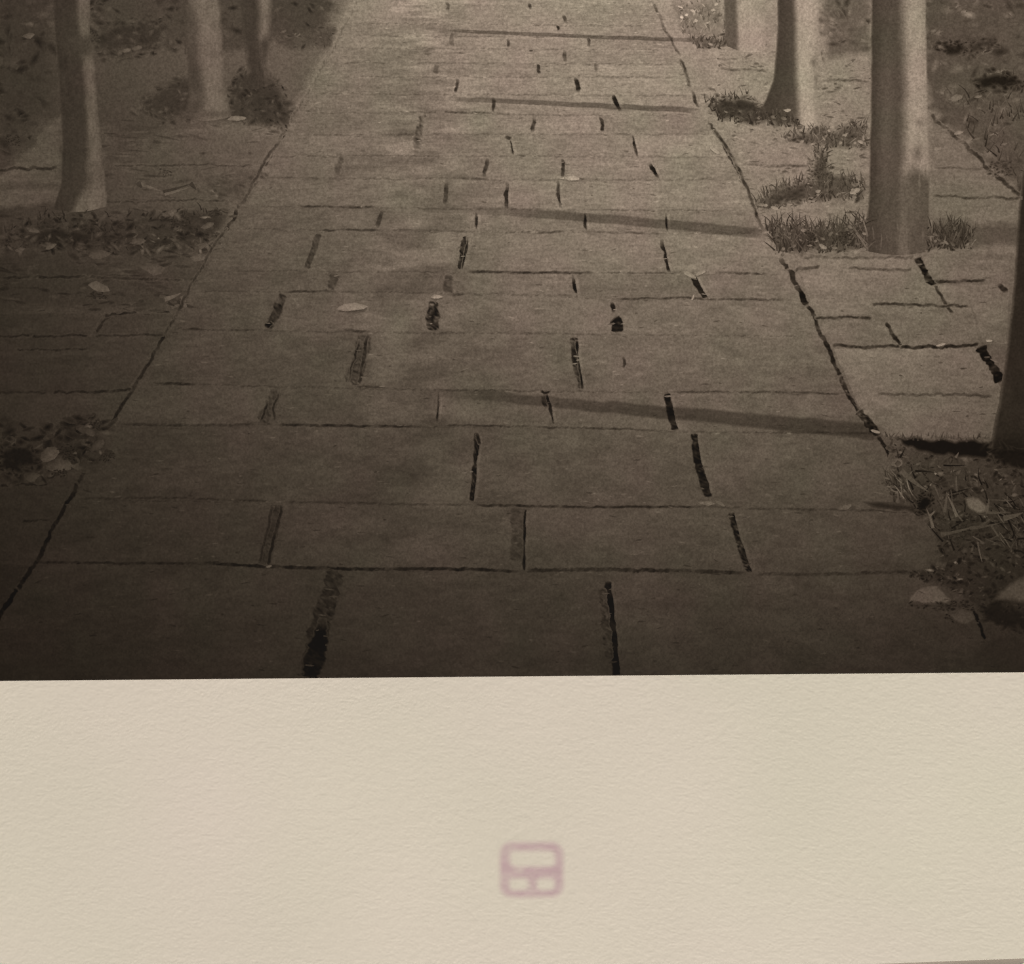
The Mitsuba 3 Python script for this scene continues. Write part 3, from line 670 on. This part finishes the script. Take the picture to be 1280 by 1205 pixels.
# left litter below the left trunk
g2 = P([(0, 290), (55, 268), (130, 268), (215, 262), (288, 262), (280, 290), (262, 316), (180, 318), (90, 322), (0, 312)])
i = Ink(); i.soft(rough(g2, 3), 52, 9, 6, True); tuft(i, g2, 160, 11, 46, .22, 1.8); litter(i, g2, 330, 5.5, 56, .24, .5, .42, 28); i.build('leaf_litter', 'dark leaf litter printed under the left trunk')
hollow([(20, 296), (60, 284), (130, 288), (150, 300), (100, 306), (40, 306)], 34, 6, 2.2)
i = Ink(); litter(i, P([(10, 296), (150, 292), (280, 290), (262, 314), (20, 316)]), 90, 5.5, 66, .2, .5, .25, 28); i.build('leaf_litter')
for x, y, r, an, t in [(64, 308, 8, .4, 78), (42, 288, 8, -.3, 74), (26, 312, 7, .3, 70), (172, 302, 10, .1, 74), (250, 322, 11, .05, 84), (252, 308, 8, .4, 78), (124, 318, 13, .1, 72), (190, 336, 16, -.2, 74), (260, 282, 8, .4, 80)]:
    i = Ink(); leaf(i, x, y, r, r * .42, an, t); i.build('pale_leaf')
i = Ink(); leaf(i, 124, 359, 12, 7, -.35, 84); i.build('pale_leaf', 'pale leaf lying on the printed soil at the left')
hollow([(114, 364), (130, 366), (132, 371), (118, 371)], 22, 2.5, .5)
hollow([(215, 276), (232, 278), (230, 284), (218, 283)], 30, 3, .8)
i = Ink()
for a, b, ln, an, w, t in [(206, 374, 22, .25, 6, 86), (228, 370, 16, -1.3, 6, 84), (214, 384, 14, .2, 5, 72), (222, 376, 12, -.8, 4, 44), (210, 378, 10, -.6, 4, 42), (230, 384, 9, 1.2, 5, 80)]:
    blade(i, a, b, ln, an, w, t, .3, 1)
i.build('curled_leaf', 'curled leaf printed at the left edge of the path')
i = Ink(); i.soft(rough(P([(60, 322), (120, 330), (130, 346), (60, 350), (40, 340)]), 2), 50, 7, 5, True); i.build('dark_hollow')
# second litter, lower left
g2 = P([(-150, 520), (0, 522), (50, 535), (110, 515), (140, 530), (138, 568), (120, 590), (60, 600), (0, 604), (-150, 610)])
i = Ink(); i.soft(rough(g2, 3), 43, 10, 6, True); litter(i, g2, 420, 8, 46, .26, .55, .45, 20); i.build('leaf_litter', 'dark leaf litter printed at the lower left edge')
for x, y, r, an, t in [(62, 568, 14, .6, 70), (74, 582, 15, .1, 64), (112, 540, 8, -.5, 62), (92, 578, 12, -1.0, 60), (20, 588, 12, .3, 54), (128, 580, 14, 0, 50), (40, 596, 10, .2, 58), (122, 556, 10, .7, 58)]:
    i = Ink(); leaf(i, x, y, r, r * .6, an, t, edge=.7); i.build('pale_leaf')
for pts in [[(112, 524), (126, 530), (124, 536), (114, 532)], [(0, 560), (36, 556), (50, 580), (20, 590), (0, 584)], [(60, 590), (84, 588), (80, 595)], [(76, 560), (90, 556), (95, 580), (86, 578)], [(125, 572), (140, 568), (141, 575), (128, 577)]]:
    hollow(pts, 20, 4, 1.2)

# mulch on the lower right with its leaves
ml = P([(1112, 552), (1150, 560), (1240, 566), (1478, 575), (1478, 800), (1290, 790), (1232, 770), (1200, 745), (1145, 720), (1172, 700), (1168, 672), (1140, 638), (1112, 634)])
i = Ink(); i.soft(rough(ml, 2), 0.80, 6, 6, feat1=0)
litter(i, ml, 2400, 3.6, 46, .28, .6, .42, 22, .7)
for x, y in inside(P([(1115, 570), (1180, 580), (1290, 640), (1290, 690), (1180, 690), (1140, 640)]), 150):
    blade(i, x, y, rng.uniform(10, 30), rng.choice([2.2, -.9, 1.9, .2]) + rng.normal(0, .35), rng.uniform(1.2, 3.0), rng.choice([26, 50, 62, 72]) * rng.uniform(.85, 1.15), rng.normal(0, .5))
i.build('mulch', 'dry straw and mulch printed beside the path at the lower right')
i = Ink()
i.soft(rough(P([(1112, 546), (1150, 546), (1180, 548), (1240, 551), (1238, 574), (1180, 571), (1150, 566), (1130, 556)]), 1.5, 3), 17, 4, 5, True, feat1=0)
for x in np.arange(1106, 1240, 3.2):
    blade(i, x, 549 + rng.normal(0, 1.5), rng.uniform(5, 12), rng.uniform(1.0, 2.2), 2.2, rng.choice([60, 84, 96, 74]), rng.normal(0, .5))
i.build('shadow_gap', 'black gap under the edge of the slab printed beside the dark trunk')
i = Ink(); i.soft(rough(P([(1068, 626), (1100, 626), (1140, 630), (1150, 642), (1100, 638)]), .8), 38, 4, 5, True); tuft(i, P([(1110, 606), (1132, 598), (1144, 628), (1116, 630)]), 40, 24, 66, .3, 2.2, 2.2, .5); i.build('grass_tuft', 'dry grass printed overhanging the path edge at the right')
for pts, t in [([(1144, 630), (1152, 619), (1162, 620), (1166, 630), (1154, 641), (1146, 640)], 14), ([(1228, 760), (1240, 750), (1262, 748), (1256, 760), (1290, 764), (1290, 790), (1256, 786), (1232, 776)], 24), ([(1190, 753), (1205, 752), (1216, 760), (1210, 763)], 18),
               ([(1180, 769), (1190, 770), (1197, 777), (1190, 775)], 20), ([(1230, 560), (1290, 560), (1290, 592), (1262, 585), (1240, 574)], 22), ([(1205, 654), (1212, 660), (1208, 666), (1203, 660)], 26), ([(1254, 636), (1290, 636), (1290, 642), (1262, 642)], 30), ([(1190, 672), (1206, 670), (1200, 676)], 26)]:
    hollow(pts, t, 3.2, 1)
i = Ink(); i.soft(rough(P([(1134, 754), (1140, 740), (1152, 733), (1172, 733), (1186, 746), (1190, 752), (1166, 755)]), .9), 76, 2.5, 4, True, feat1=0); i.build('pale_leaf', 'large pale leaf printed at the path edge near the lower right corner')
i = Ink(); i.soft(rough(P([(1240, 752), (1254, 730), (1300, 706), (1300, 756), (1256, 752)]), 1.0), 66, 5, 5, True, feat1=0); i.build('pale_leaf', 'big curled leaf printed at the right edge above a dark hollow')
i = Ink(); i.soft(rough(P([(1204, 622), (1216, 618), (1232, 628), (1238, 640), (1222, 643), (1210, 636)]), .6), 90, 3, 4, True, feat1=0); i.build('pale_leaf', 'light oval leaf printed in the mulch at the right')
hollow([(1136, 755), (1170, 756.5), (1214, 753), (1216, 760), (1180, 760), (1140, 759)], 22, 2, .4)
i = Ink(); i.soft(rough(P([(1186, 768), (1200, 762), (1216, 764), (1222, 774), (1206, 782), (1192, 776)]), 1), 60, 3, 4, True, feat1=0); i.build('pale_leaf')
i = Ink(); litter(i, P([(1138, 716), (1170, 708), (1200, 712), (1204, 728), (1140, 724)]), 46, 3.5, 58, .22, .6, .5, 22); i.build('leaf_litter')
i = Ink(); leaf(i, 1121, 578, 8, 7, .3, 88); leaf(i, 1122, 579, 4, 3.5, .3, 66); i.build('pale_leaf')
for a, b, ln, an, w, t in [(1126, 588, 44, -.75, 7, 74), (1230, 640, 34, -.1, 3.5, 66), (1176, 668, 44, .15, 4.5, 64), (1212, 660, 40, .08, 4, 62), (1180, 640, 26, 1.35, 4, 70), (1196, 646, 30, 1.9, 4, 84), (1166, 660, 26, 1.8, 4, 78), (1232, 640, 16, 1.2, 5, 74), (1254, 648, 26, .2, 7, 70), (1162, 645, 10, .7, 3, 84), (1194, 572, 8, .9, 3, 80)]:
    i = Ink(); blade(i, a, b, ln, an, w, t, .25, 1); i.build('straw')
i = Ink(); i.soft(rough(P([(1222, 810), (1242, 790), (1478, 800), (1478, 838), (1250, 842)]), 2), 36, 8, 4, True); i.build('soil')

# the path's two long edges where they run on past the soil, and weathered joints beside them
for pts, w, t in [([(452, -6), (425, 44), (400, 90), (362, 156)], 1.2, .90), ([(357, 163), (330, 205), (300, 258)], 2.0, .72), ([(284, 284), (262, 318), (240, 355), (206, 418)], 1.6, .72),
                  ([(815, 0), (832, 36), (850, 72)], 1.6, .7), ([(850, 72), (862, 104), (874, 135)], 2.0, .55), ([(884, 152), (903, 176), (930, 226), (953, 288)], 2.0, .55),
                  ([(900, 86), (960, 88)], 1.4, .76), ([(926, 206), (1010, 208)], 1.3, .78), ([(1030, 100), (1086, 101)], 1.3, .78), ([(1166, 210), (1230, 212)], 1.4, .76), ([(1166, 246), (1278, 248)], 1.4, .74),
                  ([(-40, 214), (72, 210)], 1.6, .74), ([(140, 208), (240, 206), (320, 208)], 1.4, .78), ([(150, 252), (286, 250)], 1.4, .76), ([(-40, 348), (110, 346), (230, 350)], 1.8, .7)]:
    joint(Ink(), pts, w, t, soft=1.6, amp=.9, broken=.35, fade=(6, 6), rag=.3).build('joint')

# grit and small stains on the slabs, finer with distance
path = P([tuple(q) for q in LE[::-1]] + [tuple(q) for q in RE]).intersection(FRAME).union(P([(990, 325), (1258, 325), (1245, 540), (1105, 545)]))
i = Ink()
for x, y in inside(path, 1500):
    z = (y + 330) / 900
    leaf(i, x, y, rng.uniform(1.5, 5.5) * (0.5 + z * .6), rng.uniform(.5, 1.3) * (0.6 + z * .5), rng.normal(0, .15), float(ground_np(x, y)) * rng.choice([.72, .86, 1.10, 1.18, 1.26]), k=6, melt=.55, feat=1.0)
i.build('grit', 'fine grit and flecks printed over the paving slabs', kind='stuff')

# small leaves lying on the path
for x, y, r, an, t, lab in [(441, 384, 17, .05, 108, 'pale leaf printed lying across the left of the path'), (546, 371, 8, .1, 120, None), (861, 343, 9, -.5, 118, None), (876, 341, 8, .4, 122, None), (716, 223, 10, -.05, 142, None), (703, 223, 3, .1, 140, None),
                            (884, 629, 10, -.1, 84, None), (900, 629, 7, -.5, 78, None), (1056, 634, 10, .3, 72, None), (336, 708, 4, .2, 70, None), (866, 372, 4, 1.2, 128, None), (893, 188, 8, -.6, 142, None), (1176, 431, 6, .2, 124, None), (1236, 426, 5, 0, 128, None), (1094, 539, 6, -.3, 112, None)]:
    i = Ink(); leaf(i, x + 1, y + r * .2, r * 1.05, r * .28, an, float(ground_np(x, y)) * .62, melt=.8); leaf(i, x, y, r, r * .30, an, t * 1.16, edge=.9); i.build('fallen_leaf', lab)

# ------------------------------------------------------------------ the seal stamped on the white margin, and two flecks in the paper


def rrect(x0, y0, x1, y1, r):
    return box(x0 + r, y0 + r, x1 - r, y1 - r).buffer(r)


body = rrect(627, 1054, 702, 1120, 14)
body = body.difference(rrect(638, 1063, 693, 1084, 8)).difference(rrect(637, 1097, 661, 1113, 7)).difference(rrect(670, 1097, 693, 1113, 7))
from shapely import affinity
body = affinity.scale(body, 1.035, 1.02)
zs, V, F, U, n0 = ZP + 1.5e-5, [], [], [], 0
for k, (b, d) in enumerate([(4.5, .10), (3.2, .22), (2.0, .36), (0.8, .52), (-.4, .68), (-1.6, .80), (-3.0, .92)]):
    q = body.buffer(b)
    for s_ in getattr(q, 'geoms', [q]):
        vv, ff = trimesh.creation.triangulate_polygon(s_, engine='earcut')
        if not len(ff):
            continue
        V.append(np.c_[(vv[:, 0] - 640) * PX, (602.5 - vv[:, 1]) * PX, np.full(len(vv), zs + k * 1e-6)])
        F.append(ff[:, ::-1] + n0); U.append(np.c_[np.full(len(vv), d), vv[:, 0] * 1e-9]); n0 += len(vv)
V, F = np.vstack(V), np.vstack(F)
a, b, c = (V[F[:, k]] for k in range(3))
F = np.where((np.cross(b - a, c - a)[:, 2] < 0)[:, None], F[:, ::-1], F)
scene['photo_print__seal'] = mikit.ply(trimesh.Trimesh(V, F, process=False), 'seal_ink', uv=np.vstack(U))
labels['photo_print__seal'] = {'label': 'faded mauve square seal with three openings stamped on the bottom margin'}
